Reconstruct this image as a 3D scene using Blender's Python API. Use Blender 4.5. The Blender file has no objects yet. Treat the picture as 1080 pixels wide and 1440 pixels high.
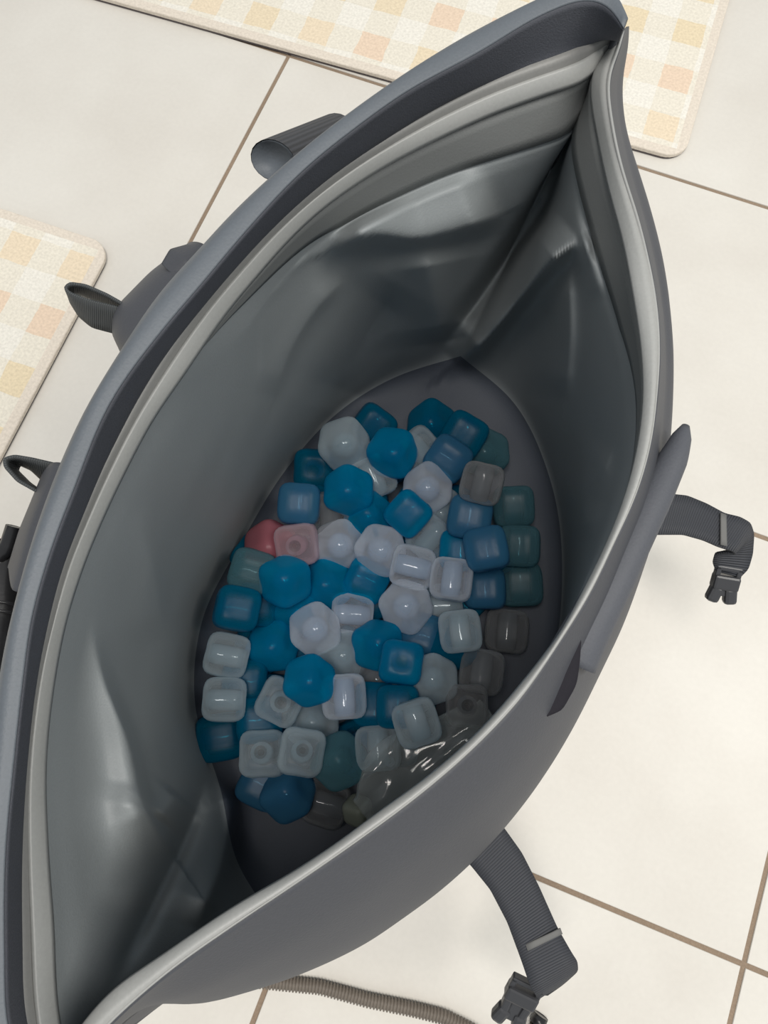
import bpy, bmesh, math, random
import numpy as np
from mathutils import Vector, Matrix, Euler, noise
random.seed(7)
SC = bpy.context.scene
COL = SC.collection
# ---------------------------------------------------------------- camera
cam_d = bpy.data.cameras.new('camera'); cam = bpy.data.objects.new('camera', cam_d); COL.objects.link(cam)
CAM = Vector((0.01004, 0.06639, 0.57234)); CR = Euler((0.26381, 0.00303, 0.37433), 'XYZ')
cam.location = CAM; cam.rotation_euler = CR
cam_d.sensor_fit = 'VERTICAL'; cam_d.sensor_height = 24.0; cam_d.lens = 24.0 * 1040 / 1440
cam_d.clip_start = 0.01
SC.camera = cam
RM = CR.to_matrix()
# ---------------------------------------------------------------- light
w = bpy.data.worlds.new('room'); SC.world = w; w.use_nodes = True
w.node_tree.nodes['Background'].inputs[0].default_value = (0.93, 0.97, 1.0, 1)
w.node_tree.nodes['Background'].inputs[1].default_value = 0.56
def area(name, loc, target, sx, sy, power, col):
    l = bpy.data.lights.new(name, 'AREA'); l.shape = 'RECTANGLE'; l.size = sx; l.size_y = sy; l.energy = power; l.color = col
    o = bpy.data.objects.new(name, l); COL.objects.link(o); o.location = loc
    o.rotation_euler = (Vector(target) - Vector(loc)).to_track_quat('-Z', 'Y').to_euler()
area('ceiling_lamp', (1.0, 0.45, 1.9), (0, 0.2, 0.2), 0.4, 1.2, 22, (1.0, 0.965, 0.90))
area('overhead_fill', (-0.05, -0.1, 2.3), (0, 0.2, 0), 0.7, 0.35, 23, (1.0, 0.95, 0.9))  # added fill light to brighten the cubes, not a known lamp
SC.view_settings.view_transform = 'Standard'; SC.view_settings.look = 'None'
SC.view_settings.exposure = 0.0; SC.view_settings.gamma = 1.0; SC.view_settings.use_curve_mapping = False

def P(px, py, z):
    """point of the place seen at that spot of the photograph, at height z above the floor"""
    d = RM @ Vector(((px - 540) / 1040, -(py - 720) / 1040, -1))
    return CAM + d * ((z - CAM.z) / d.z)

# ---------------------------------------------------------------- helpers
def obj(name, me, mat=None, parent=None):
    o = bpy.data.objects.new(name, me); COL.objects.link(o)
    if mat is not None and not me.materials: me.materials.append(mat)
    if parent is not None: o.parent = parent
    return o
def mesh(verts, faces, smooth=True, uvs=None, name='mesh'):
    me = bpy.data.meshes.new(name); me.from_pydata([tuple(v) for v in verts], [], faces); me.update()
    if smooth: me.polygons.foreach_set('use_smooth', [True] * len(me.polygons))
    if uvs is not None:
        ul = me.uv_layers.new(name='UVMap')
        for lp in me.loops: ul.data[lp.index].uv = uvs[lp.vertex_index]
    return me
def recalc(me):
    bm = bmesh.new(); bm.from_mesh(me); bmesh.ops.recalc_face_normals(bm, faces=bm.faces); bm.to_mesh(me); bm.free(); return me
def empty(name, loc, label, cat, group=None):
    o = bpy.data.objects.new(name, None); COL.objects.link(o); o.location = loc; o.empty_display_size = .02
    o['label'] = label; o['category'] = cat
    if group: o['group'] = group
    return o
def solid(o, t, off=0):
    m = o.modifiers.new('solid', 'SOLIDIFY'); m.thickness = t; m.offset = off; return o
def grid_faces(n, m, wrap_n=False):
    f = []
    for i in range(n if wrap_n else n - 1):
        for j in range(m - 1):
            a = i * m + j; b = ((i + 1) % n) * m + j
            f.append((a, b, b + 1, a + 1))
    return f
def resample(pts, n, smooth=3, power=None):
    p = np.array(pts, float); d = np.r_[0, np.cumsum(np.hypot(*(p[1:] - p[:-1]).T[:2]))]; d /= d[-1]
    t = np.linspace(0, 1, n)
    q = np.zeros((n, p.shape[1])); m = np.gradient(p, d, axis=0)
    k = np.clip(np.searchsorted(d, t, side='right') - 1, 0, len(d) - 2); h = d[k + 1] - d[k]; x = (t - d[k]) / h
    for c in range(p.shape[1]):
        q[:, c] = (2*x**3-3*x**2+1)*p[k, c] + (x**3-2*x**2+x)*h*m[k, c] + (-2*x**3+3*x**2)*p[k+1, c] + (x**3-x**2)*h*m[k+1, c]
    for _ in range(smooth): q[1:-1] = .25 * q[:-2] + .5 * q[1:-1] + .25 * q[2:]
    return q

def nodes(name):
    m = bpy.data.materials.new(name); m.use_nodes = True
    nt = m.node_tree; return m, nt, nt.nodes['Principled BSDF']
def N(nt, t, **kw):
    n = nt.nodes.new(t)
    for k, v in kw.items(): setattr(n, k, v)
    return n
def fabric(name, col, rough=.6, scale=900, bump=.25, vary=.12, spec=.4, coat=0):
    m, nt, b = nodes(name)
    b.inputs['Roughness'].default_value = rough; b.inputs['Specular IOR Level'].default_value = spec
    tc = N(nt, 'ShaderNodeTexCoord'); n1 = N(nt, 'ShaderNodeTexNoise'); n1.inputs['Scale'].default_value = 14; n1.inputs['Detail'].default_value = 4
    n2 = N(nt, 'ShaderNodeTexNoise'); n2.inputs['Scale'].default_value = scale; n2.inputs['Detail'].default_value = 2
    nt.links.new(tc.outputs['Object'], n1.inputs['Vector']); nt.links.new(tc.outputs['Object'], n2.inputs['Vector'])
    ad = N(nt, 'ShaderNodeMath', operation='ADD'); nt.links.new(n1.outputs[0], ad.inputs[0]); nt.links.new(n2.outputs[0], ad.inputs[1])
    mr = N(nt, 'ShaderNodeMapRange'); mr.inputs['From Min'].default_value = .6; mr.inputs['From Max'].default_value = 1.4
    mr.inputs['To Min'].default_value = 1 - vary; mr.inputs['To Max'].default_value = 1 + vary
    nt.links.new(ad.outputs[0], mr.inputs['Value'])
    hv = N(nt, 'ShaderNodeHueSaturation'); hv.inputs['Color'].default_value = (*col, 1); nt.links.new(mr.outputs[0], hv.inputs['Value'])
    nt.links.new(hv.outputs[0], b.inputs['Base Color'])
    bp = N(nt, 'ShaderNodeBump'); bp.inputs['Strength'].default_value = bump; bp.inputs['Distance'].default_value = .0004
    nt.links.new(n2.outputs[0], bp.inputs['Height']); nt.links.new(bp.outputs[0], b.inputs['Normal'])
    return m
def webbing(name, col, per_m=650):
    m, nt, b = nodes(name); b.inputs['Roughness'].default_value = .65
    uv = N(nt, 'ShaderNodeUVMap'); wv = N(nt, 'ShaderNodeTexWave'); wv.bands_direction = 'X'; wv.inputs['Scale'].default_value = per_m / 20 * 6.2832
    wv.inputs['Distortion'].default_value = .4
    nt.links.new(uv.outputs[0], wv.inputs['Vector'])
    mx = N(nt, 'ShaderNodeMix', data_type='RGBA'); mx.inputs[6].default_value = (*[c * .72 for c in col], 1); mx.inputs[7].default_value = (*[c * 1.2 for c in col], 1)
    nt.links.new(wv.outputs['Fac'], mx.inputs[0]); nt.links.new(mx.outputs[2], b.inputs['Base Color'])
    bp = N(nt, 'ShaderNodeBump'); bp.inputs['Strength'].default_value = .6; bp.inputs['Distance'].default_value = .0008
    nt.links.new(wv.outputs['Fac'], bp.inputs['Height']); nt.links.new(bp.outputs[0], b.inputs['Normal'])
    return m
def plain(name, col, rough=.5, spec=.5):
    m, nt, b = nodes(name); b.inputs['Base Color'].default_value = (*col, 1); b.inputs['Roughness'].default_value = rough
    b.inputs['Specular IOR Level'].default_value = spec
    tc = N(nt, 'ShaderNodeTexCoord'); n = N(nt, 'ShaderNodeTexNoise'); n.inputs['Scale'].default_value = 500
    nt.links.new(tc.outputs['Object'], n.inputs['Vector'])
    bp = N(nt, 'ShaderNodeBump'); bp.inputs['Strength'].default_value = .12; bp.inputs['Distance'].default_value = .0004
    nt.links.new(n.outputs[0], bp.inputs['Height']); nt.links.new(bp.outputs[0], b.inputs['Normal'])
    return m

M_shell = fabric('coated_grey_fabric', (.058, .061, .070), .55, 900, .3, .08)
M_hem = fabric('grey_hem_fabric', (.100, .114, .130), .5, 900, .3, .07)
M_flap_shade = fabric('flap_shade_fabric', (.056, .060, .072), .75, 1400, .6, .2)  # same cloth as the hem, the flap's shade put into its colour
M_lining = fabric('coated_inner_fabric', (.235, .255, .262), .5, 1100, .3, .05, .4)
M_bottom_shade = fabric('bottom_shade_fabric', (.07, .08, .10), .6, 1100, .3, .05, .3)  # bag floor, darkened to paint in the shade deep inside
M_band = fabric('hem_band_fabric', (.15, .157, .155), .55, 1100, .3, .05, .4)
M_strip = fabric('pale_grey_strip', (.31, .315, .305), .42, 700, .15, .06, .5)
M_mouth_shade = fabric('sleeve_mouth_dark', (.018, .017, .022), .85, 900, .3, .08, .2)  # near-black colour for the shade in the sleeve's open end
M_tape = fabric('grey_seal_tape', (.20, .20, .192), .45, 700, .15, .06, .5)
M_sleeve = fabric('sleeve_fabric', (.074, .079, .092), .6, 900, .3, .08)
M_web = webbing('dark_webbing', (.034, .037, .045))
M_loop = webbing('pull_loop_webbing', (.062, .068, .07), 900)
M_buck = plain('dark_buckle_plastic', (.04, .041, .045), .35)
M_black = plain('black_plastic', (.012, .012, .013), .3)
M_stitch = plain('grey_stitching', (.14, .14, .135), .8)

# ---------------------------------------------------------------- floor
def tile_mat():
    m, nt, b = nodes('cream_glazed_tile'); b.inputs['Roughness'].default_value = .38; b.inputs['Specular IOR Level'].default_value = .25
    tc = N(nt, 'ShaderNodeTexCoord'); gp = N(nt, 'ShaderNodeNewGeometry')
    n = N(nt, 'ShaderNodeTexNoise'); n.inputs['Scale'].default_value = 9; n.inputs['Detail'].default_value = 6
    n2 = N(nt, 'ShaderNodeTexNoise'); n2.inputs['Scale'].default_value = 260; n2.inputs['Detail'].default_value = 3
    nt.links.new(gp.outputs['Position'], n.inputs['Vector']); nt.links.new(gp.outputs['Position'], n2.inputs['Vector'])
    r = N(nt, 'ShaderNodeValToRGB'); r.color_ramp.elements[0].position = .35; r.color_ramp.elements[0].color = (.64, .61, .555, 1)
    r.color_ramp.elements[1].position = .65; r.color_ramp.elements[1].color = (.69, .665, .61, 1)
    nt.links.new(n.outputs[0], r.inputs[0])
    r2 = N(nt, 'ShaderNodeMapRange'); r2.inputs['To Min'].default_value = .96; r2.inputs['To Max'].default_value = 1.04; nt.links.new(n2.outputs[0], r2.inputs[0])
    hv = N(nt, 'ShaderNodeHueSaturation'); nt.links.new(r.outputs[0], hv.inputs['Color']); nt.links.new(r2.outputs[0], hv.inputs['Value'])
    nt.links.new(hv.outputs[0], b.inputs['Base Color'])
    return m
M_tile = tile_mat(); M_grout = fabric('brown_grout', (.26, .195, .14), .9, 700, .5, .2)
def slab(x0, x1, y0, y1, z0, z1, bev):
    bm = bmesh.new(); bmesh.ops.create_cube(bm, size=1)
    for v in bm.verts: v.co = Vector(((x0 + x1) / 2 + v.co.x * (x1 - x0), (y0 + y1) / 2 + v.co.y * (y1 - y0), (z0 + z1) / 2 + v.co.z * (z1 - z0)))
    if bev: bmesh.ops.bevel(bm, geom=[e for e in bm.edges if min(v.co.z for v in e.verts) > z1 - 1e-6], offset=bev, segments=2, profile=.6, affect='EDGES')
    me = bpy.data.meshes.new('slab'); bm.to_mesh(me); bm.free(); return me
floor = obj('floor', slab(-1.8, 1.8, -1.5, 2.1, -.02, -.0012, 0), M_grout); floor['kind'] = 'structure'
TS = .3; tme = slab(-.14825, .14825, -.14825, .14825, -.008, 0, .0007); tme.materials.append(M_tile)
for i in range(-6, 6):
    for j in range(-5, 7):
        t = obj('tile', tme, None, floor); t.location = (i * TS + .15, j * TS + .15, 0)

# ---------------------------------------------------------------- mats
def mat_checks(ox, oy):
    m, nt, b = nodes('pastel_check_mat'); b.inputs['Roughness'].default_value = .85; b.inputs['Specular IOR Level'].default_value = .15
    tc = N(nt, 'ShaderNodeTexCoord'); sx = N(nt, 'ShaderNodeSeparateXYZ'); nt.links.new(tc.outputs['Object'], sx.inputs[0])
    def M2(op, a, bb=None, c=None):
        n = N(nt, 'ShaderNodeMath', operation=op)
        for k, v in enumerate((a, bb, c)):
            if v is None: continue
            if isinstance(v, (int, float)): n.inputs[k].default_value = v
            else: nt.links.new(v, n.inputs[k])
        return n.outputs[0]
    C = .02825
    nz = N(nt, 'ShaderNodeTexNoise'); nz.inputs['Scale'].default_value = 60; nt.links.new(tc.outputs['Object'], nz.inputs['Vector'])
    wob = M2('MULTIPLY', M2('SUBTRACT', nz.outputs[0], .5), .12)
    u = M2('ADD', M2('DIVIDE', sx.outputs[0], C), wob); v = M2('ADD', M2('DIVIDE', sx.outputs[1], C), wob)
    u = M2('ADD', u, ox); v = M2('ADD', v, oy)
    iu = M2('FLOOR', u); iv = M2('FLOOR', v)
    ou = M2('FLOORED_MODULO', iu, 2.0); ov = M2('FLOORED_MODULO', iv, 2.0)
    colr = M2('MULTIPLY', ou, ov)                                  # coloured cells
    both = M2('MULTIPLY', M2('SUBTRACT', 1.0, ou), M2('SUBTRACT', 1.0, ov))
    cb = N(nt, 'ShaderNodeCombineXYZ'); nt.links.new(iu, cb.inputs[0]); nt.links.new(iv, cb.inputs[1])
    wn = N(nt, 'ShaderNodeTexWhiteNoise', noise_dimensions='2D'); nt.links.new(cb.outputs[0], wn.inputs['Vector'])
    rp = N(nt, 'ShaderNodeValToRGB'); rp.color_ramp.interpolation = 'CONSTANT'
    cs = [(.72, .57, .33), (.74, .52, .36), (.76, .60, .40), (.73, .58, .36)]
    rp.color_ramp.elements[0].color = (*cs[0], 1); rp.color_ramp.elements[1].position = .25; rp.color_ramp.elements[1].color = (*cs[1], 1)
    for k in (2, 3):
        e = rp.color_ramp.elements.new(.25 * k); e.color = (*cs[k], 1)
    nt.links.new(wn.outputs['Value'], rp.inputs[0])
    def mix(f, a, bb):
        n = N(nt, 'ShaderNodeMix', data_type='RGBA'); nt.links.new(f, n.inputs[0])
        for k, v in ((6, a), (7, bb)):
            if isinstance(v, tuple): n.inputs[k].default_value = (*v, 1)
            else: nt.links.new(v, n.inputs[k])
        return n.outputs[2]
    c = mix(both, (.745, .70, .60), (.775, .745, .67))
    c = mix(M2('MULTIPLY', colr, .6), c, rp.outputs[0])
    # plain border along the hems
    ex = M2('LESS_THAN', sx.outputs[0], .009); ey = M2('LESS_THAN', sx.outputs[1], .009)
    c = mix(M2('MAXIMUM', ex, ey), c, (.70, .63, .54))
    n3 = N(nt, 'ShaderNodeTexNoise'); n3.inputs['Scale'].default_value = 420; n3.inputs['Detail'].default_value = 3; nt.links.new(tc.outputs['Object'], n3.inputs['Vector'])
    mr = N(nt, 'ShaderNodeMapRange'); mr.inputs['From Min'].default_value = .3; mr.inputs['From Max'].default_value = .7; mr.inputs['To Min'].default_value = .9; mr.inputs['To Max'].default_value = 1.08; nt.links.new(n3.outputs[0], mr.inputs[0])
    hv = N(nt, 'ShaderNodeHueSaturation'); nt.links.new(c, hv.inputs['Color']); nt.links.new(mr.outputs[0], hv.inputs['Value']); nt.links.new(hv.outputs[0], b.inputs['Base Color'])
    bp = N(nt, 'ShaderNodeBump'); bp.inputs['Strength'].default_value = .5; bp.inputs['Distance'].default_value = .001
    nt.links.new(n3.outputs[0], bp.inputs['Height']); nt.links.new(bp.outputs[0], b.inputs['Normal'])
    return m
M_mats = [mat_checks(.51, .47), mat_checks(.845, .40)]; M_matback = plain('grey_rubber_backing', (.12, .10, .10), .8)
def floor_mat(corner, pa, pb, la, lb, label, M_mat):
    """rounded slab: local origin at its corner, +x along edge a, +y along edge b"""
    H = .007
    O = P(*corner, H); O.z = 0; A = P(*pa, H) - P(*corner, H); A.z = 0; A.normalize(); B = P(*pb, H) - P(*corner, H)
    Bp = Vector((-A.y, A.x, 0)); 
    flip = Bp.dot(B) < 0
    if flip: Bp = -Bp
    e = empty('floor_mat', O, label, 'mat')
    e.rotation_euler = (0, 0, 0)
    r = .02; out = []
    for cx, cy, a0 in ((r, r, 180), (la - r, r, 270), (la - r, lb - r, 0), (r, lb - r, 90)):
        for k in range(9):
            a = math.radians(a0 + k * 90 / 8); out.append((cx + r * math.cos(a), cy + r * math.sin(a)))
    def build(name, lay, m):
        vs = []; n = len(out)
        cx, cy = la / 2, lb / 2
        for z, ins in lay:
            for x, y in out:
                dx, dy = cx - x, cy - y; l = math.hypot(dx, dy)
                vs.append((x + dx / l * ins, y + dy / l * ins, z))
        fs = [(k * n + i, k * n + (i + 1) % n, (k + 1) * n + (i + 1) % n, (k + 1) * n + i) for k in range(len(lay) - 1) for i in range(n)]
        fs.append(tuple(range((len(lay) - 1) * n, len(lay) * n))); fs.append(tuple(reversed(range(n))))
        me = recalc(mesh(vs, fs, False)); o = obj(name, me, m, e)
        ang = math.atan2(A.y, A.x)
        if flip: o.scale = (1, -1, 1)
        o.rotation_euler = (0, 0, ang); return o
    build('mat_top', [(.003, 0), (.006, 0), (.0067, .0006), (.007, .0018)], M_mat)
    build('rubber_backing', [(.0003, .0012), (.003, .0012)], M_matback)
    return e
floor_mat((962, 224), (140, -5), (1032, 0), .62, .42, 'pastel checked mat behind the bag at the top of the photo', M_mats[0])
floor_mat((158, 344), (0, 292), (0, 648), .55, .40, 'pastel checked mat left of the bag, under its strap loops', M_mats[1])

# ---------------------------------------------------------------- bag curves (pixel traces, each given its height)
L0 = [(877,38),(872,14),(862,-8),(835,-20),(800,-14),(752,5),(647,58),(562,113),(462,185),(400,235),(330,300),(285,349),(226,415),(171,496),(121,580),(87,654),(55,740),(29,828),(6,930),(-8,1050),(-15,1200),(-15,1350),(-5,1450),(50,1560)]
L1 = [(877,40),(868,24),(850,4),(820,0),(778,14),(668,77),(567,132),(500,180),(435,232),(333,340),(283,400),(231,461),(153,570),(104,688),(70,778),(44,871),(32,959),(19,1077),(8,1193),(6,1330),(12,1450),(52,1558)]
L2 = [(877,42),(858,50),(784,79),(700,110),(625,145),(541,195),(470,243),(409,293),(324,378),(275,435),(231,494),(166,610),(131,682),(104,746),(82,802),(60,889),(44,959),(29,1077),(24,1193),(24,1310),(29,1440),(56,1555)]
L3 = [(862,60),(831,108),(765,134),(699,158),(640,184),(594,206),(515,250),(446,300),(403,341),(360,390),(324,433),(259,526),(212,595),(181,653),(146,726),(117,796),(93,872),(76,959),(64,1077),(67,1193),(74,1290),(84,1440),(92,1478)]
L4 = [(850,80),(820,160),(803,187),(770,200),(724,215),(631,245),(562,275),(502,305),(440,345),(400,385),(350,450),(280,540),(235,615),(205,670),(170,745),(140,815),(118,890),(104,965),(100,1077),(108,1193),(120,1290),(130,1380),(112,1462)]
R3 = [(862,60),(838,90),(831,110),(832,141),(841,194),(855,260),(876,338),(892,422),(901,480),(905,560),(897,629),(879,699),(855,761),(823,827),(789,890),(740,955),(674,1030),(591,1102),(536,1141),(480,1183),(420,1223),(331,1275),(233,1341),(156,1396),(117,1440),(92,1478)]
R2 = [(877,42),(872,66),(858,100),(862,176),(876,239),(897,303),(916,380),(927,460),(928,500),(924,560),(917,616),(896,692),(861,768),(827,838),(778,914),(730,984),(674,1044),(591,1117),(508,1179),(420,1240),(331,1300),(233,1370),(154,1440),(56,1555)]
R4 = [(850,80),(815,160),(803,187),(810,246),(828,317),(852,398),(872,460),(884,560),(876,629),(858,699),(834,761),(802,822),(768,885),(719,945),(655,1018),(575,1088),(522,1126),(466,1168),(406,1207),(320,1260),(235,1320),(165,1375),(140,1410),(112,1462)]
S  = [(880,40),(879,70),(872,110),(876,197),(890,250),(908,310),(925,380),(934,460),(937,560),(932,640),(920,725),(900,800),(876,880),(844,949),(809,1015),(780,1062),(745,1115),(708,1163),(674,1200),(629,1240),(560,1290),(517,1321),(460,1352),(405,1375),(345,1393),(293,1405),(255,1402),(215,1400),(168,1440),(52,1558)]
BL = [(640,515),(560,535),(470,590),(400,670),(340,770),(285,880),(278,1000),(315,1110),(340,1215),(390,1290)]
BR = [(640,515),(720,575),(775,690),(790,820),(775,950),(715,1080),(610,1190),(500,1255),(440,1285),(390,1290)]
NU = 260
def W(curve, z, n=NU, sm=10):
    q = resample(curve, n, sm)
    if callable(z): return [P(a, b, z(i / (n - 1))) for i, (a, b) in enumerate(q)]
    return [P(a, b, z) for a, b in q]
def lerp(A, B, t): return [a.lerp(b, t) for a, b in zip(A, B)]
bag = empty('roll_top_bag', P(500, 980, 0), 'large grey coated-fabric roll-top bag standing open on the tiles with ice cubes inside', 'bag')
BO = bag.location.copy()
def part(name, verts, faces, m, parent=bag, uvs=None, smooth=True):
    vs = [Vector(v) - BO for v in verts]
    return obj(name, mesh(vs, faces, smooth, uvs), m, parent)
def loft(name, rows, m, parent=bag, thick=None, off=0):
    n = len(rows[0]); k = len(rows)
    vs = [rows[j][i] for i in range(n) for j in range(k)]
    o = part(name, vs, grid_faces(n, k), m, parent)
    if thick: solid(o, thick, off)
    return o
def profile(rows, sub):
    """smooth (Catmull-Rom) interpolation across a list of curves"""
    out = []; k = len(rows)
    for j in range(k - 1):
        p0 = rows[max(j - 1, 0)]; p1 = rows[j]; p2 = rows[j + 1]; p3 = rows[min(j + 2, k - 1)]
        for s in range(sub):
            t = s / sub
            out.append([.5 * ((2 * b) + (c - a) * t + (2 * a - 5 * b + 4 * c - d) * t * t + (-a + 3 * b - 3 * c + d) * t ** 3) for a, b, c, d in zip(p0, p1, p2, p3)])
    out.append(rows[-1]); return out
Z3, Z2 = .285, .297
w3L, w2L, w1L, w0L = W(L3, Z3), W(L2, Z2), W(L1, .320), W(L0, .314)
# rolled flap on the left: inner face with its shade painted in, then the rolled grey hem
m01 = [p + Vector((0, 0, .004)) for p in lerp(w1L, w0L, .5)]
valley = [p + Vector((0, 0, -.006)) for p in lerp(w2L, w1L, .5)]
loft('shaded_flap_face', profile([w2L, valley, w1L], 5), M_flap_shade, thick=.0012)
def inward(curve, amt, z):
    q = resample(curve, NU, 4); c = np.array([480, 800.]); d = c - q; d /= np.linalg.norm(d, axis=1)[:, None]
    return [P(a, b, z) for a, b in q + d * amt]
loft('rolled_hem', profile([w1L, m01, w0L, inward(L0, 3, .310), inward(L0, 9, .302)], 5), M_hem, thick=.0015)
# pale seal strips (with a raised rib) on both sides of the mouth
up = Vector((0, 0, 1))
def strip(a, b, ribs):
    rows = [a]
    for t, h in ribs: rows.append([p + up * h for p in lerp(a, b, t)])
    rows.append(b); return rows
loft('seal_tape', strip(w2L, lerp(w2L, w3L, .46), [(.1, .0012), (.6, .0014), (.8, .0003)]), M_tape, thick=.001)
loft('seal_strip', strip(lerp(w2L, w3L, .44), w3L, [(.08, .0018), (.25, .0024), (.9, .0016)]), M_strip, thick=.001)
w3R, w2R = W(R3, lambda t: float(np.interp(t, [0, .08, .2], [Z3, Z3, .2935]))), W(R2, Z2)
zr = [p.copy() for p in w2R]
loft('seal_strip', strip(w3R, w2R, [(.06, .0008), (.2, .0014), (.45, .0016), (.74, .0014), (.80, .0002), (.9, .0002)]), M_strip, thick=.001)
# outer shell: right half bulges, left half hangs under the hem
zS = lambda t: float(np.interp(t, [0, .24, .45, .93, 1], [.25, .25, .215, .205, .25]))
oS = W(S, zS); oBR = [P(a, b, .004) for a, b in resample([(660,480)]+[(a + (a - 520) * .03, b + (b - 880) * .02) for a, b in BR[1:-1]]+[(310,1310)], NU, 4)]
low = [p.lerp(q, float(np.interp(i_ / (NU - 1), [0, .2, .85, 1], [.06, .45, .45, .06]))) for i_, (p, q) in enumerate(zip(oS, oBR))]
hi = lerp(w2R, oS, .5)
hi = [p + Vector((0, 0, .012 * float(np.interp(i / (NU - 1), [0, .3, .5, .9, 1], [0, 0, 1, 1, 0])))) for i, p in enumerate(hi)]
def wrinkle(rows, amp):
    for j, r in enumerate(rows):
        s = math.sin(math.pi * j / (len(rows) - 1))
        for i, p in enumerate(r):
            r[i] = p + Vector((noise.noise(p * 14), noise.noise(p * 14 + Vector((9, 3, 1))), noise.noise(p * 14 + Vector((4, 7, 8))))) * amp * s
    return rows
rowsR = wrinkle(profile([[p - up * .0015 for p in w2R], hi, oS, low], 8) + [lerp(low, oBR, t / 6) for t in range(1, 7)], .002)
loft('outer_shell', rowsR, M_shell, thick=.0015)
oBL = [P(a, b, .004) for a, b in resample([(660,480)]+[(a - 8, b - 4) for a, b in BL[1:-1]]+[(310,1310)], NU, 4)]
lh = inward(L0, 9, .303)
loft('outer_shell', wrinkle([[p + Vector((p.x - BO.x + .03, p.y - .18, 0)).normalized() * .020 * math.sin(math.pi * (t / 16)) ** 1.5 * min(1, 4 * (1 - i / (NU - 1))) ** 2 for i, p in enumerate(lerp(lh, oBL, t / 16))] for t in range(17)], .002), M_shell, thick=.0015)
# ---- inner lining with folds
FOLDS = [  # line of the crest, relief (m), reach to its left, reach to its right (px at 1080 wide, image y downwards)
    ([(640,512),(680,478),(735,412),(775,365),(812,335)], .030, 34, 13),
    ([(622,486),(660,440),(715,360),(770,282),(795,215)], -.012, 12, 14),
    ([(812,335),(850,348),(880,400)], .010, 14, 34),
    ([(705,300),(640,322),(585,335),(520,330),(470,350)], .018, 12, 60),
    ([(600,350),(612,420),(622,480)], .012, 60, 45),
    ([(430,350),(400,372),(370,410)], .006, 10, 30),
    ([(480,395),(440,440),(405,500),(385,560)], .005, 8, 30),
    ([(560,400),(500,500),(470,580)], -.010, 40, 40),
    ([(800,380),(802,470),(795,560)], .006, 8, 40),
    ([(870,640),(820,700),(835,760)], .008, 30, 30),
    ([(118,850),(146,960),(178,1038),(208,1150),(238,1195)], .020, 10, 60),
    ([(175,1100),(162,1180),(150,1280)], .006, 70, 60),
    ([(300,1090),(320,1130),(316,1190),(276,1305)], .018, 14, 32),
    ([(288,1105),(262,1178),(244,1215),(156,1388)], -.012, 12, 18),
    ([(250,1115),(222,1150)], .010, 22, 22),
    ([(180,700),(215,800),(230,900)], .006, 20, 50),
]
for k_, f_ in enumerate(FOLDS):   # crest lines above run upwards or downwards; reaches are given as seen on the page
    pass
def folds(Q):
    """relief of the cloth folds at the given spots (N,2)"""
    H = np.zeros(len(Q))
    for pl, A, wl, wr in FOLDS:
        pl = resample(pl, 40, 2); seg = pl[1:] - pl[:-1]; K = len(seg)
        best = np.full(len(Q), 1e9); sd = np.ones(len(Q)); tt = np.zeros(len(Q))
        for k in range(K):
            r = Q - pl[k]; t = np.clip((r @ seg[k]) / (seg[k] @ seg[k]), 0, 1); v = r - t[:, None] * seg[k]
            d = np.hypot(v[:, 0], v[:, 1]); cr = seg[k][0] * r[:, 1] - seg[k][1] * r[:, 0]; m = d < best
            best[m] = d[m]; sd[m] = np.where(cr[m] > 0, 1, -1); tt[m] = (k + t[m]) / K
        wd = np.where(sd > 0, wr, wl)
        taper = np.minimum(1, np.minimum(tt / .2 + .15, (1 - tt) / .2 + .15))
        H += 2.1 * A * np.exp(-(best / wd) ** 1.5) * taper
    return H
n_v = 110; V4 = 14
def lining_rows(c3, c4, cb, steep=False):
    if steep:                                   # beyond the far corner the near wall drops straight down
        q3, q4 = resample(c3, NU, 10), resample(c4, NU, 10)
        k = np.interp(np.linspace(0, 1, NU), [0, .25, .45, .96, 1], [1, 1, .12, .12, 1])[:, None]
        c4 = q3 + (q4 - q3) * k
    a = W(c3, Z3 - .0022); b = W(c4, .262); base = W(cb, .006, sm=20); rows = []
    for j in range(n_v + 1):
        if j < V4:
            t = j / V4; rows.append([p.lerp(q, t) - up * .003 * min(1, 4 * t) for p, q in zip(a, b)])
        else:
            t = (j - V4) / (n_v - V4); rows.append([p.lerp(q, t) - up * .003 * (1 - t) for p, q in zip(b, base)])
    return a, b, rows
a3, a4, rl = lining_rows(L3, L4, BL); b3, b4, rr = lining_rows(R3, R4, BR, True)
ring = [rl[j] + rr[j][-2:0:-1] for j in range(n_v + 1)]
cb = sum(ring[-1], Vector()) / len(ring[-1])
for k in range(1, 15): ring.append([p.lerp(cb, k * .055) for p in ring[n_v]])
G = np.array([[tuple(p) for p in r] for r in ring]); nr, nu = G.shape[:2]
flat = G.reshape(-1, 3)
def project_all(A):
    D = (A - np.array(CAM)) @ np.array(RM); return np.stack([540 - 1040 * D[:, 0] / D[:, 2], 720 + 1040 * D[:, 1] / D[:, 2]], 1)
for _ in range(40):                                            # round the turn from wall to bottom
    Gs = G.copy(); Gs[1:-1] = .25 * G[:-2] + .5 * G[1:-1] + .25 * G[2:]
    wt = np.clip((np.arange(nr) - 60) / 30, 0, 1)[:, None, None]
    wl_ = (np.exp(-((np.arange(nr) - V4) / 7.) ** 2) * (np.arange(nr) > 1))[:, None, None] * np.clip((np.arange(nu) - 105) / 30, 0, 1)[None, :, None]
    wt = np.maximum(wt, wl_); G = G * (1 - wt) + Gs * wt
flat = G.reshape(-1, 3); H = folds(project_all(flat)).reshape(nr, nu)
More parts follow.
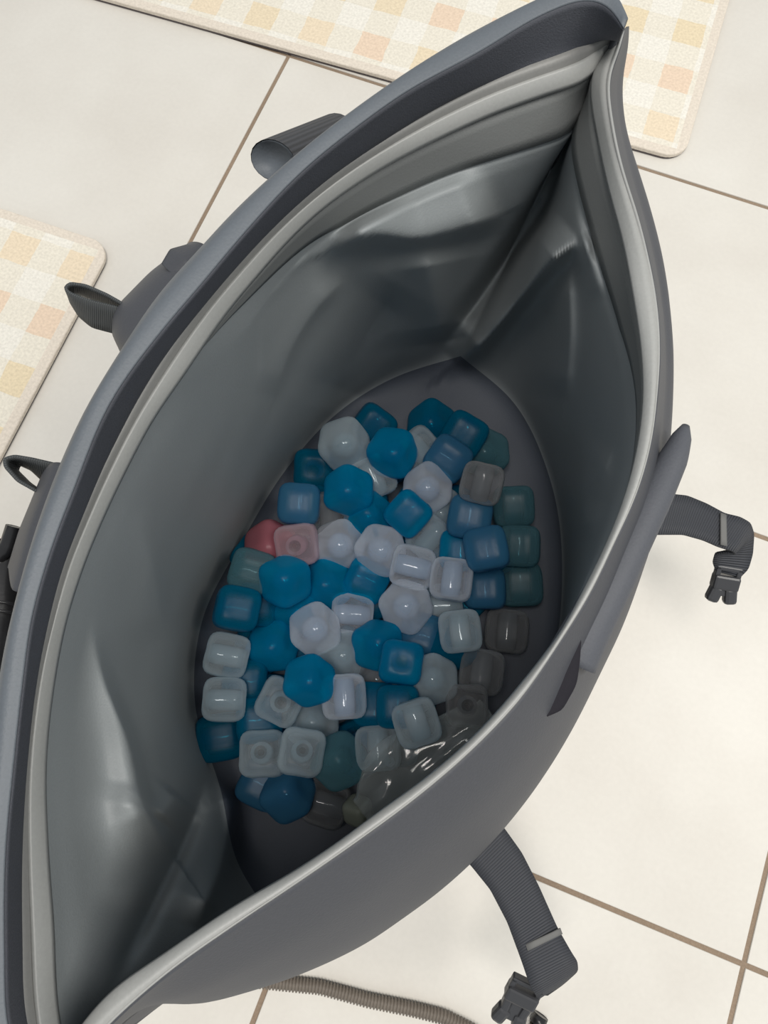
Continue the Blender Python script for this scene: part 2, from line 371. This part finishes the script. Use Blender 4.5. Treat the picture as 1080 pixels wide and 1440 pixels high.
for j in range(V4 - 1, nr):
    for i in range(nu):
        fade = min(1, (j - V4 + 2) / (6 if i < 95 or i > nu - 80 else 30)); fade = fade * fade * (3 - 2 * fade)
        p = Vector(G[j, i]); d = (CAM - p).normalized()
        h = H[j, i] + .004 * noise.noise(p * 9) * (0 if j > n_v else 1) + .0012 * noise.noise(p * 26)
        G[j, i] += np.array(d) * h * fade
verts = [tuple(G[j, i]) for i in range(nu) for j in range(nr)]
faces = grid_faces(nu, nr, True)
verts.append(tuple(G[-1].mean(0))); c = len(verts) - 1
faces += [(i * nr + nr - 1, ((i + 1) % nu) * nr + nr - 1, c) for i in range(nu)]
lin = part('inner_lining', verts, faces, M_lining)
lin.data.materials.append(M_bottom_shade)  # bottom rows take the darker colour that holds painted shade
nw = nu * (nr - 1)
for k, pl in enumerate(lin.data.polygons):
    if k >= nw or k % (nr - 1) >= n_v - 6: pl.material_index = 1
for A3, A4, e in ((a3, a4, .42), (b3, b4, .36)):              # hem band inside the far corner, dying out along the sides
    n_ = int(NU * e); wd = [min(1, (n_ - 1 - i) / (n_ * .35)) for i in range(n_)]
    loft('hem_band', [[p.lerp(q, t * w_) + up * .0005 for p, q, w_ in zip(A3[:n_], A4[:n_], wd)] for t in (0, .25, .5, .75, 1)], M_band, thick=.0012)
# welded seam tape edge under the strip near the far corner
def tube(pts, rad, seg=12, cap=True, flat=1.0, uvm=True):
    """sweep a circle (or ellipse) along points; rad may be a list"""
    pts = [Vector(p) for p in pts]; n = len(pts); vs = []; uvs = []; L = 0
    ref = Vector((0, 0, 1))
    for i, p in enumerate(pts):
        t = (pts[min(i + 1, n - 1)] - pts[max(i - 1, 0)]).normalized()
        if i: L += (pts[i] - pts[i - 1]).length
        x = t.cross(ref)
        if x.length < 1e-4: x = t.cross(Vector((1, 0, 0)))
        x.normalize(); y = x.cross(t).normalized(); r = rad[i] if hasattr(rad, '__len__') else rad
        for k in range(seg):
            a = 2 * math.pi * k / seg
            vs.append(p + x * (r * math.cos(a)) + y * (r * flat * math.sin(a))); uvs.append((L, k / seg * .04))
    fs = [(i * seg + k, i * seg + (k + 1) % seg, (i + 1) * seg + (k + 1) % seg, (i + 1) * seg + k) for i in range(n - 1) for k in range(seg)]
    if cap: fs += [tuple(range(seg)), tuple(reversed(range((n - 1) * seg, n * seg)))]
    return vs, fs, uvs
def smooth3(pts, n, sm=2):
    return [Vector(p) for p in resample_3d(pts, n, sm)]
def resample_3d(pts, n, sm):
    p = np.array([tuple(x) for x in pts], float); d = np.r_[0, np.cumsum(np.linalg.norm(p[1:] - p[:-1], axis=1))]; d /= d[-1]
    t = np.linspace(0, 1, n); q = np.stack([np.interp(t, d, p[:, k]) for k in range(p.shape[1])], 1)
    for _ in range(sm): q[1:-1] = .25 * q[:-2] + .5 * q[1:-1] + .25 * q[2:]
    return q
# sleeve on the near side, next to the rim, open at its lower end
cl = [(964,600,.272),(950,638,.273),(922,695,.274),(893,752,.275),(862,815,.275),(836,865,.274),(815,905,.272),(803,930,.270)]
pts = smooth3([P(*c_) for c_ in cl], 40, 3)
rads = list(np.interp(np.linspace(0, 1, 40), [0, .05, .15, .35, .6, .85, 1], [.0008, .0032, .0052, .0066,   .0073, .0082, .0094]))
vs, fs, uv = tube(pts, rads, 20, False, .9)
sl = part('side_sleeve', vs, fs, M_sleeve, uvs=uv); solid(sl, .0010, -1)
ribbon_args = ([(818,890,.284),(816,925,.283),(811,962,.281),(790,1000,.278),(760,1010,.277)], [(806,894,.287),(780,916,.287),(762,940,.286),(754,970,.283),(754,1008,.279)])

# ---------------------------------------------------------------- webbing straps and buckles
def ribbon(name, ea, eb, m, n=40, thick=.0016, parent=bag, sm=2, cross=5, crown=0):
    A = smooth3([P(*p) for p in ea], n, sm); B = smooth3([P(*p) for p in eb], n, sm)
    vs = []; uvs = []; L = 0
    for i in range(n):
        if i: L += ((A[i] + B[i]) / 2 - (A[i - 1] + B[i - 1]) / 2).length
        for k in range(cross):
            t = k / (cross - 1); vs.append(A[i].lerp(B[i], t) + up * crown * math.sin(math.pi * t)); uvs.append((L, t * .04))
    o = part(name, vs, grid_faces(n, cross), m, parent, uvs); solid(o, thick); return o
def buckle(name, base, tip, parent=bag, width=.022, m=M_buck):
    """male half of a side-release buckle: ladder bar, body, two sprung arms and a guide prong"""
    b0, t0 = P(*base), P(*tip); y = (t0 - b0); L = y.length; y.normalize(); z = up - y * up.dot(y); z.normalize(); x = y.cross(z)
    bm = bmesh.new(); w = width
    def box(cx, cy, cz, sx, sy, sz, bev=.0008, rot=0):
        r = bmesh.ops.create_cube(bm, size=1); v = r['verts']
        for q in v:
            q.co = Vector((q.co.x * sx, q.co.y * sy, q.co.z * sz)); q.co = Matrix.Rotation(rot, 3, 'Z') @ q.co + Vector((cx, cy, cz))
        bmesh.ops.bevel(bm, geom=list({e for q in v for e in q.link_edges}), offset=bev, segments=2, profile=.5, affect='EDGES')
    box(0, .0015, 0, w, .003, .005)                                   # strap bar
    for s in (-1, 1): box(s * (w / 2 - .0015), .006, 0, .003, .011, .005)
    box(0, .010, 0, w, .009, .0085, .0015)                             # shoulder
    box(0, .012 + (L - .016) / 2, 0, .0062, L - .016, .0045)            # guide prong
    for s in (-1, 1):
        box(s * (w * .30), .013 + (L - .02) / 2, 0, .0046, L - .014, .0065, .0012, s * .06)
        box(s * (w * .30), L - .005, 0, .0075, .011, .0075, .0022, -s * .2)   # bulbous tip
    for q in bm.verts: q.co = b0 + x * q.co.x + y * q.co.y + z * q.co.z - BO
    me = bpy.data.meshes.new('buckle'); bm.to_mesh(me); bm.free()
    me.polygons.foreach_set('use_smooth', [False] * len(me.polygons))
    return obj(name, me, m, parent)
ribbon('sleeve_mouth_shade', *ribbon_args, M_mouth_shade, 24, .0012, crown=-.002)  # dark sheet standing in for the shaded hollow of the sleeve end
# right strap
s1 = ribbon('webbing_strap', [(895,690,.19),(935,694,.186),(965,697,.18),(992,708,.175),(1018,722,.172),(1040,727,.17),(1054,735,.166),(1059,750,.160),(1058,778,.152),(1052,800,.147),(1040,812,.144)],
            [(885,752,.19),(930,752,.186),(962,752,.18),(990,760,.175),(1010,769,.172),(1030,775,.17),(1034,779,.166),(1020,776,.161),(1006,778,.154),(1002,792,.148),(1006,802,.144)], M_web, 60, sm=1)
ribbon('stitch_bar', [(1013,721,.1745),(1021,724,.1738)], [(1013,766,.1745),(1022,768,.1738)], M_stitch, 4, .0008, s1)
buckle('side_release_buckle', (1026,796,.146), (1012,846,.135), width=.0150)
# lower strap
s2 = ribbon('webbing_strap', [(690,1140,.16),(708,1163,.156),(733,1198,.15),(757,1245,.143),(783,1303,.136),(803,1338,.133),(811,1350,.129),(812,1364,.122),(792,1382,.114),(770,1398,.108)],
            [(640,1195,.16),(661,1216,.156),(690,1252,.15),(714,1298,.143),(733,1350,.136),(745,1385,.133),(752,1398,.129),(757,1404,.122),(748,1404,.114),(735,1396,.108)], M_web, 60, sm=1)
ribbon('stitch_bar', [(788,1305,.1385),(791,1313,.138)], [(739,1328,.1385),(742,1337,.138)], M_stitch, 4, .0008, s2)
buckle('side_release_buckle', (744,1380,.125), (712,1438,.11), width=.0175)

# ---- left side fittings
# rolled webbing keeper at the top
def rolled(name, p0, p1, r, flat, m_side, m_end):
    a, b = P(*p0), P(*p1); pts = [a.lerp(b, t / 10) for t in range(11)]
    vs, fs, uv = tube(pts, r, 20, False, flat); o = part(name, vs, fs, m_side, uvs=[(v * 1.0, u) for u, v in uv])
    vs, fs, uv = tube([a + (a - b).normalized() * .0012, a + (b - a) * .02], [r * .93, r * .97], 20, True, flat); part('end_cap', vs, fs, m_end, uvs=uv)
    return o
rolled('rolled_webbing', (384,226,.262), (475,184,.195), .0120, .8, M_web, M_hem)
# gathered fabric pocket
def lump(name, loops, m, thick=None):
    rows = [[P(*p) for p in resample_3d([tuple(q) for q in lp], 30, 2)] for lp in loops]
    return loft(name, profile(rows, 5), m, thick=thick)
lump('fabric_tab', [[(300,352,.262),(270,420,.265),(205,490,.262)], [(283,343,.262),(232,400,.266),(184,480,.262)],
                    [(270,342,.250),(215,385,.252),(165,440,.252),(164,472,.25),(176,497,.25)],
                    [(262,346,.22),(212,384,.22),(165,432,.22),(157,465,.22),(172,497,.22)]], M_shell, .0015)
lump('fabric_tab', [[(262,346,.258),(240,352,.262),(228,372,.262)], [(285,348,.262),(262,368,.267),(245,388,.264)], [(300,352,.258),(285,385,.262),(262,400,.258)]], M_shell, .0015)
def loop_tab(ea, eb): ribbon('pull_loop', [(x, y, .246) for x, y in ea], [(x, y, .228) for x, y in eb], M_loop, 40, .0014, sm=1)
loop_tab([(178,430),(150,414),(120,401),(98,398),(90,405),(98,412),(125,422),(166,432)], [(182,442),(155,430),(125,418),(105,411),(97,421),(112,445),(130,460),(168,470)])
loop_tab([(80,653),(45,645),(20,641),(6,645),(7,656),(25,676),(50,690)], [(82,684),(60,675),(44,660),(28,653),(24,662),(42,680),(62,694)])
lump('fabric_tab', [[(92,652,.262),(66,740,.262),(40,830,.262)], [(75,652,.258),(45,740,.262),(20,830,.262)], [(62,666,.24),(30,745,.24),(14,800,.24)], [(60,672,.20),(28,750,.20),(12,800,.20)]], M_shell, .0015)
# black plastic clip at the left edge
vs, fs, uv = tube([P(2, 765, .20), P(8, 800, .20), P(4, 860, .20), P(-4, 950, .20)], [.009, .0105, .0115, .012], 18); clip = part('plastic_clip', vs, fs, M_black, uvs=uv)
for yy in (850, 862):
    vs, fs, uv = tube([P(7 - (yy - 850) * .1, yy - 2, .20), P(6 - (yy - 850) * .1, yy + 2, .20)], .0124, 18); part('clip_ring', vs, fs, M_black, uvs=uv)
vs, fs, uv = tube([P(20, 740, .215), P(12, 765, .213), P(2, 780, .21), P(-20, 785, .20)], .004, 10); part('clip_hook', vs, fs, M_black, uvs=uv)

# ---------------------------------------------------------------- corrugated cord on the floor
cp = [(300,1372),(400,1383),(450,1388),(520,1407),(580,1419),(625,1430),(665,1450),(700,1475),(735,1478),(754,1455),(755,1440)]
n = 420; c3 = smooth3([P(x, y, .0052) for x, y in cp], n, 30)
cr = [.0044 + .0006 * (1 if (i // 2) % 2 else -1) for i in range(n)]
cord = empty('corrugated_cord', c3[0], 'ribbed grey-brown cord lying on the tiles at the bottom, coming from under the bag', 'cord')
O = c3[0].copy()
vs, fs, uv = tube([p - O for p in c3], cr, 10); obj('ribbed_sheath', mesh(vs, fs, True, uv), fabric('cord_sheath', (.17, .145, .12), .5, 500, .3, .15), cord)
vs, fs, uv = tube([c3[-1] - O, c3[-1] - O + Vector((.001, .006, 0))], [.0056, .0052], 12); obj('end_cap', mesh(vs, fs, True, uv), M_black, cord)

# ---------------------------------------------------------------- ice cubes
def ice_mat(name, col, body, core=False):
    m, nt, b = nodes(name)
    b.inputs['Base Color'].default_value = (*col, 1); b.inputs['Roughness'].default_value = .32 if not core else .06
    b.inputs['Specular IOR Level'].default_value = .4 if not core else 1.0
    b.inputs['Subsurface Weight'].default_value = 0
    out = nt.nodes['Material Output']
    lw = N(nt, 'ShaderNodeLayerWeight'); lw.inputs['Blend'].default_value = .36
    mr = N(nt, 'ShaderNodeMapRange'); mr.inputs['To Min'].default_value = body[0]; mr.inputs['To Max'].default_value = body[1]
    nt.links.new(lw.outputs['Facing'], mr.inputs[0])
    tr = N(nt, 'ShaderNodeBsdfTransparent'); tr.inputs[0].default_value = (*[min(1, c ** .35) for c in col], 1)
    tl = N(nt, 'ShaderNodeBsdfTranslucent'); tl.inputs[0].default_value = (*[min(1, c * 1.1) for c in col], 1)
    m1 = N(nt, 'ShaderNodeMixShader'); m1.inputs[0].default_value = .45; nt.links.new(b.outputs[0], m1.inputs[1]); nt.links.new(tl.outputs[0], m1.inputs[2])
    m2 = N(nt, 'ShaderNodeMixShader'); nt.links.new(mr.outputs[0], m2.inputs[0]); nt.links.new(tr.outputs[0], m2.inputs[1]); nt.links.new(m1.outputs[0], m2.inputs[2])
    nt.links.new(m2.outputs[0], out.inputs['Surface'])
    tc = N(nt, 'ShaderNodeTexCoord'); n = N(nt, 'ShaderNodeTexNoise'); n.inputs['Scale'].default_value = 160; nt.links.new(tc.outputs['Object'], n.inputs['Vector'])
    bp = N(nt, 'ShaderNodeBump'); bp.inputs['Strength'].default_value = .15; bp.inputs['Distance'].default_value = .001
    nt.links.new(n.outputs[0], bp.inputs['Height']); nt.links.new(bp.outputs[0], b.inputs['Normal'])
    return m
SHELL = {}
def kind(k, c1, b1, c2, b2): SHELL[k] = (ice_mat('ice_shell_' + k, c1, b1), ice_mat('ice_core_' + k, c2, b2, True))
kind('white', (.88, .92, 1.0), (.18, 1), (.32, .43, .56), (.85, 1))
kind('pale', (.68, .78, .83), (.22, 1), (.28, .38, .44), (.8, 1))
kind('clear', (.52, .53, .54), (.14, .9), (.26, .29, .32), (.6, .9))
kind('teal', (.16, .36, .42), (.30, .85), (.12, .30, .36), (.3, .8))
kind('blue', (.0, .34, .60), (.35, 1), (.0, .12, .30), (.6, 1))
kind('deep', (.0, .23, .40), (.35, 1), (.0, .16, .34), (.5, .9))
kind('haze', (.07, .27, .46), (.42, .95), (.03, .20, .40), (.4, .9))
kind('pink', (.84, .66, .72), (.2, 1), (.48, .34, .40), (.5, .95))
kind('rose', (.50, .18, .22), (.7, .95), (.4, .12, .16), (.7, .95))
kind('stone', (.42, .45, .38), (.85, 1), (.3, .33, .28), (.8, 1))
S0 = .0312
def cube_mesh(seg=8, k=4.2):
    bm = bmesh.new(); bmesh.ops.create_cube(bm, size=2)
    bmesh.ops.subdivide_edges(bm, edges=bm.edges, cuts=seg - 1, use_grid_fill=True)
    for v in bm.verts:
        c = v.co; r = (abs(c.x) ** k + abs(c.y) ** k + abs(c.z) ** k) ** (1 / k); q = c / r
        # shallow dish around the ends of the hollow core
        if abs(q.x) > .8:
            rr = math.hypot(q.y, q.z); q.x -= math.copysign(.10 * math.exp(-(rr / .42) ** 4), q.x)
        for ax in (1, 2):
            if abs(q[ax]) > .8:
                o = q[3 - ax]; q[ax] -= math.copysign(.025 * math.exp(-(o / .35) ** 4), q[ax])
        v.co = q * (S0 / 2)
    me = bpy.data.meshes.new('ice_cube'); bm.to_mesh(me); bm.free()
    me.polygons.foreach_set('use_smooth', [True] * len(me.polygons)); return me
def core_mesh():
    pts = [Vector((x * S0, 0, 0)) for x in (-.43, -.40, -.2, 0, .2, .40, .43)]
    vs, fs, uv = tube(pts, [S0 * r for r in (.14, .22, .24, .24, .24, .22, .14)], 14); return mesh(vs, fs)
def ball_mesh():
    bm = bmesh.new(); bmesh.ops.create_icosphere(bm, subdivisions=3, radius=S0 * .31)
    me = bpy.data.meshes.new('core'); bm.to_mesh(me); bm.free(); me.polygons.foreach_set('use_smooth', [True] * len(me.polygons)); return me
CM, KM, BM_ = cube_mesh(), core_mesh(), ball_mesh()
PROTO = {}
for k, (a, b) in SHELL.items():
    m1, m2, m3 = CM.copy(), KM.copy(), BM_.copy(); m1.materials.append(a); m2.materials.append(b); m3.materials.append(b); PROTO[k] = (m1, m2, m3)
placed = []
def ice(px, py, k, ori, ang, label, group='reusable ice cubes heaped in the bag', zmin=None, dmin=.84):
    z = .17                                  # lowered until it rests on the cubes below or on the bottom
    while z > .008 + S0 * .52:
        p = P(px, py, z - .0006)
        if any((p - q).length < S0 * dmin for q in placed): break
        z -= .0006
    p = P(px, py, z)
    placed.append(p)
    o = obj('ice_cube', PROTO[k][0]); o.location = p; o.scale = [.55 if k == 'stone' else random.uniform(.96, 1.02) * min(1.04, max(.86, (CAM - p).length / .54))] * 3; o['label'] = label; o['category'] = 'ice cube'; o['group'] = group
    t = (CAM - p).normalized(); xr = RM @ Vector((1, 0, 0)); xr = (xr - t * xr.dot(t)).normalized(); yr = t.cross(xr)
    a = math.radians(-ang); d = xr * math.cos(a) + yr * math.sin(a); e = t.cross(d)
    if ori == 'f': R = Matrix((d, e, t)).transposed()                  # core lies across the view
    elif ori == 'e': R = Matrix((t, d, e)).transposed()                # core points at the viewer
    else:                                                              # a corner points at the viewer
        C = Vector((1, 1, 1)).normalized(); U = Vector((1, -1, 0)).normalized(); V = C.cross(U)
        R = Matrix((d, e, t)).transposed() @ Matrix((U, V, C))
    j = 6 if ori == 'f' else 9
    R = Euler([math.radians(random.uniform(-j, j)) for _ in range(3)]).to_matrix() @ R
    o.rotation_euler = R.to_euler()
    c_ = obj('core', PROTO[k][2 if ori == 'h' else 1], None, o)
    return o
# lowest layer: only glimpses show between the others
G0 = 'blue ice cubes buried under the heap'
lay = [(x, y) for y in range(650, 1080, 66) for x in range(360, 720, 66)]
for i, (x, y) in enumerate(lay):
    x += (i // 6 % 2) * 26
    if ((x - 515 + (y - 860) * .25) / 185) ** 2 + ((y - 850) / 225) ** 2 < 1:
        ice(x, y, 'deep', 'f', random.uniform(0, 180), 'blue ice cube buried under the heap, glimpsed between upper cubes ' + ('at the far end' if y < 720 else 'at the near end' if y > 990 else 'on the left side' if x < 440 else 'on the right side' if x > 590 else 'in the middle'), G0)
CUBES = [
 # tier one: partly hidden
 (607,598,'deep','h',10,'dark blue ice cube at the far end of the heap'),
 (525,672,'pale','f',60,'lilac-grey ice cube wedged below the bright blue far cubes'),
 (590,634,'pale','f',50,'lilac-grey ice cube peeking out right of the far bright blue cube'),
 (682,637,'teal','h',0,'dim teal ice cube behind the brownish banded cube at far right'),
 (443,660,'deep','e',0,'dark teal-blue ice cube just below the far left clear cube'),
 (464,722,'clear','f',90,'clear grey ice cube showing between blue cubes above the white row'),
 (380,769,'rose','h',0,'reddish ice cube half hidden left of the pink cube'),
 (518,727,'blue','h',0,'blue ice cube between two brighter blue ones above the white row'),
 (620,722,'pale','h',20,'frosty ice cube right of the large bright blue cube'),
 (606,757,'pale','f',130,'translucent grey ice cube above the banded white cube near the middle'),
 (648,775,'blue','f',90,'blue ice cube peeking out above the right-hand white cube'),
 (515,815,'blue','f',25,'blue ice cube with white streak under the two white cubes'),
 (460,822,'blue','h',0,'blue ice cube right of the ringed teal-blue one'),
 (420,858,'blue','h',30,'blue ice cube with smooth top left of the white corner-on cube'),
 (362,850,'deep','f',15,'deep blue ice cube behind the left blue streaked cube'),
 (620,852,'pale','f',0,'small glimpse of grey ice cube right of the star-lit white cube'),
 (592,893,'haze','f',10,'hazy blue ice cube with short white streak in the centre right'),
 (345,958,'deep','f',5,'dark blue ice cube right of the two stacked grey left cubes'),
 (365,1012,'deep','f',175,'dark blue ice cube with faint pale streak above the small square grey cube'),
 (530,955,'clear','h',0,'small grey ice cube glimpsed under the glossy blue pair'),
 (583,972,'pale','f',60,'pale sliver of ice cube left of the teal-grey ringed cube'),
 (528,992,'deep','f',90,'deep blue ice cube right of the upright banded white cube'),
 (560,994,'deep','f',90,'deep blue ice cube left of the greenish grey banded cube'),
 (640,905,'deep','h',0,'deep blue ice cube under the greyish right-hand domed cube'),
 (369,1102,'haze','f',30,'dim blue ice cube at the near left foot of the heap'),
 (482,922,'pale','h',30,'blue-grey ice cube below the banded white cube'),
 (440,1016,'pale','h',0,'greyish ice cube below the round blue cube in the near half'),
 (506,1062,'haze','f',60,'hazy blue ice cube between the two large teal ones'),
 # tier two
 (722,712,'teal','f',90,'dim teal ice cube at the right edge, upper of three'),
 (730,768,'teal','f',90,'dim teal ice cube at the right edge, middle of three'),
 (732,822,'teal','f',90,'dim teal ice cube at the right edge, lowest of three'),
 (652,612,'deep','f',120,'dark blue ice cube with streak at the far right of the heap'),
 (630,645,'haze','f',35,'hazy blue ice cube with curved highlight left of the brownish banded cube'),
 (525,600,'deep','f',130,'dark blue ice cube at the far tip of the heap'),
 (660,728,'haze','f',105,'blue ice cube with streak below the brownish banded cube'),
 (684,772,'haze','f',80,'blue ice cube in the right column, above the one with the bright streak'),
 (682,828,'haze','f',92,'blue ice cube with bright upright streak right of the white cube'),
 (355,803,'teal','f',20,'pale teal ice cube at the left edge below the reddish one'),
 (333,856,'deep','f',15,'deep blue ice cube with thin streak at the left edge'),
 (384,908,'blue','h',20,'blue ice cube with soft glints left of centre, above the round blue one'),
 (311,1036,'deep','f',170,'dark blue ice cube at the near left corner, below two grey cubes'),
 (713,888,'clear','f',95,'dim grey ice cube at the right edge below the three teal ones'),
 (677,945,'clear','f',100,'clear ice cube with two upright bands near the right edge'),
 (656,993,'clear','e',0,'clear grey-brown ice cube with round ring above the plastic pouch'),
 (608,955,'pale','h',10,'teal-grey ice cube with bright glint right of the glossy blue cube'),
 (405,1116,'haze','h',15,'dim blue-grey ice cube at the near end of the heap'),
 (458,1130,'clear','f',22,'dim mauve-grey ice cube at the near tip of the heap'),
 (477,1070,'teal','h',20,'large teal ice cube near the bottom of the heap'),
 (532,1052,'pale','f',80,'pale teal square ice cube left of the plastic pouch'),
 (370,1060,'pale','e',5,'small square grey ice cube at the near left'),
 (503,1140,'stone','h',40,'small pale greenish piece of ice cube next to the near rim'),
 # tier three: on top
 (484,625,'pale','h',10,'frosted clear ice cube seen corner-on at the far left of the heap'),
 (552,637,'blue','h',30,'bright blue ice cube with two glints at the far end'),
 (678,680,'clear','f',100,'brownish clear ice cube with upright bands at far right'),
 (601,687,'white','h',0,'white ice cube seen corner-on behind the large bright blue cube'),
 (490,690,'blue','h',0,'bright blue ice cube below the frosted far left cube'),
 (421,709,'haze','f',92,'steel-blue ice cube with upright streak at the upper left edge'),
 (574,722,'blue','f',128,'large bright blue ice cube with slanted white streak'),
 (418,766,'pink','e',0,'pinkish white ice cube with round centre'),
 (478,767,'white','h',5,'white ice cube seen corner-on right of the pink one'),
 (535,774,'white','h',35,'white ice cube in the middle row, second from the pink one'),
 (580,797,'white','f',12,'white ice cube with level bands in the middle of the heap'),
 (635,815,'white','f',93,'white ice cube with upright streak right of the level-banded one'),
 (401,817,'blue','h',50,'teal-blue ice cube with ringed glint below the pink cube'),
 (571,853,'white','h',40,'white ice cube with star-like highlight at the centre of the heap'),
 (647,888,'pale','f',80,'greyish domed ice cube with bright upright glint, right of centre'),
 (443,885,'white','h',10,'white ice cube seen corner-on, partly under the banded white one'),
 (494,864,'white','f',2,'white ice cube with two level bands at the top of the heap'),
 (531,907,'blue','h',50,'glossy bright blue ice cube just below the central white cubes'),
 (564,932,'blue','e',0,'glossy blue ice cube with bright ringed glint'),
 (319,922,'pale','f',5,'grey ice cube with level bands at the left edge, upper of two'),
 (316,984,'pale','f',2,'grey ice cube with level bands at the left edge, lower of two'),
 (394,986,'pale','e',30,'teal-grey ringed ice cube tucked under the round blue cube'),
 (484,980,'white','f',92,'white ice cube with upright bands in the near half'),
 (435,957,'blue','h',0,'smooth matt blue ice cube seen corner-on in the near half'),
 (586,1016,'pale','f',75,'greenish grey ice cube with upright bands near the plastic pouch'),
 (424,1058,'pale','e',8,'silvery square-faced ice cube with bright rim near the bottom'),
]
for c_ in CUBES: ice(*c_)

# ---------------------------------------------------------------- clear plastic pouch
m, nt, b = nodes('clear_film'); b.inputs['Roughness'].default_value = .08; b.inputs['Base Color'].default_value = (.35, .38, .38, 1); b.inputs['Specular IOR Level'].default_value = .9
tr = N(nt, 'ShaderNodeBsdfTransparent'); tr.inputs[0].default_value = (.9, .92, .92, 1); lw = N(nt, 'ShaderNodeLayerWeight'); lw.inputs[0].default_value = .45
mr = N(nt, 'ShaderNodeMapRange'); mr.inputs['To Min'].default_value = .22; mr.inputs['To Max'].default_value = .9; nt.links.new(lw.outputs['Facing'], mr.inputs[0])
mx = N(nt, 'ShaderNodeMixShader'); nt.links.new(mr.outputs[0], mx.inputs[0]); nt.links.new(tr.outputs[0], mx.inputs[1]); nt.links.new(b.outputs[0], mx.inputs[2]); nt.links.new(mx.outputs[0], nt.nodes['Material Output'].inputs['Surface'])
a, b_ = P(508, 1140, .075), P(688, 1000, .080); d = b_ - a; s = P(640, 1110, .05) - P(585, 1040, .05); s = s.normalized() * .025
n, k = 60, 26; vs = []
for i in range(n):
    t = i / (n - 1)
    for j in range(k):
        q = 2 * math.pi * j / k; wv = (math.sin(math.pi * min(max(t, .03), .97)) ** .45)
        p = a + d * t + s * (math.cos(q) * wv * (1 + .2 * math.sin(7 * t))) + up * math.sin(q) * .010 * wv
        f = noise.noise(Vector((t * 3, math.cos(q) * 2.2, 3.1))) + .5 * abs(noise.noise(Vector((t * 4, math.cos(q) * 4, 7.7))))
        vs.append(p + up * f * .006 + s * noise.noise(Vector((t * 3, math.cos(q), 1))) * .12)
fs = [(i * k + j, i * k + (j + 1) % k, (i + 1) * k + (j + 1) % k, (i + 1) * k + j) for i in range(n - 1) for j in range(k)]
po = obj('plastic_pouch', mesh([v - a for v in vs], fs), m); po.location = a
po['label'] = 'crumpled clear plastic pouch between the ice cubes and the near rim of the bag'; po['category'] = 'plastic bag'
bpy.context.view_layer.update()
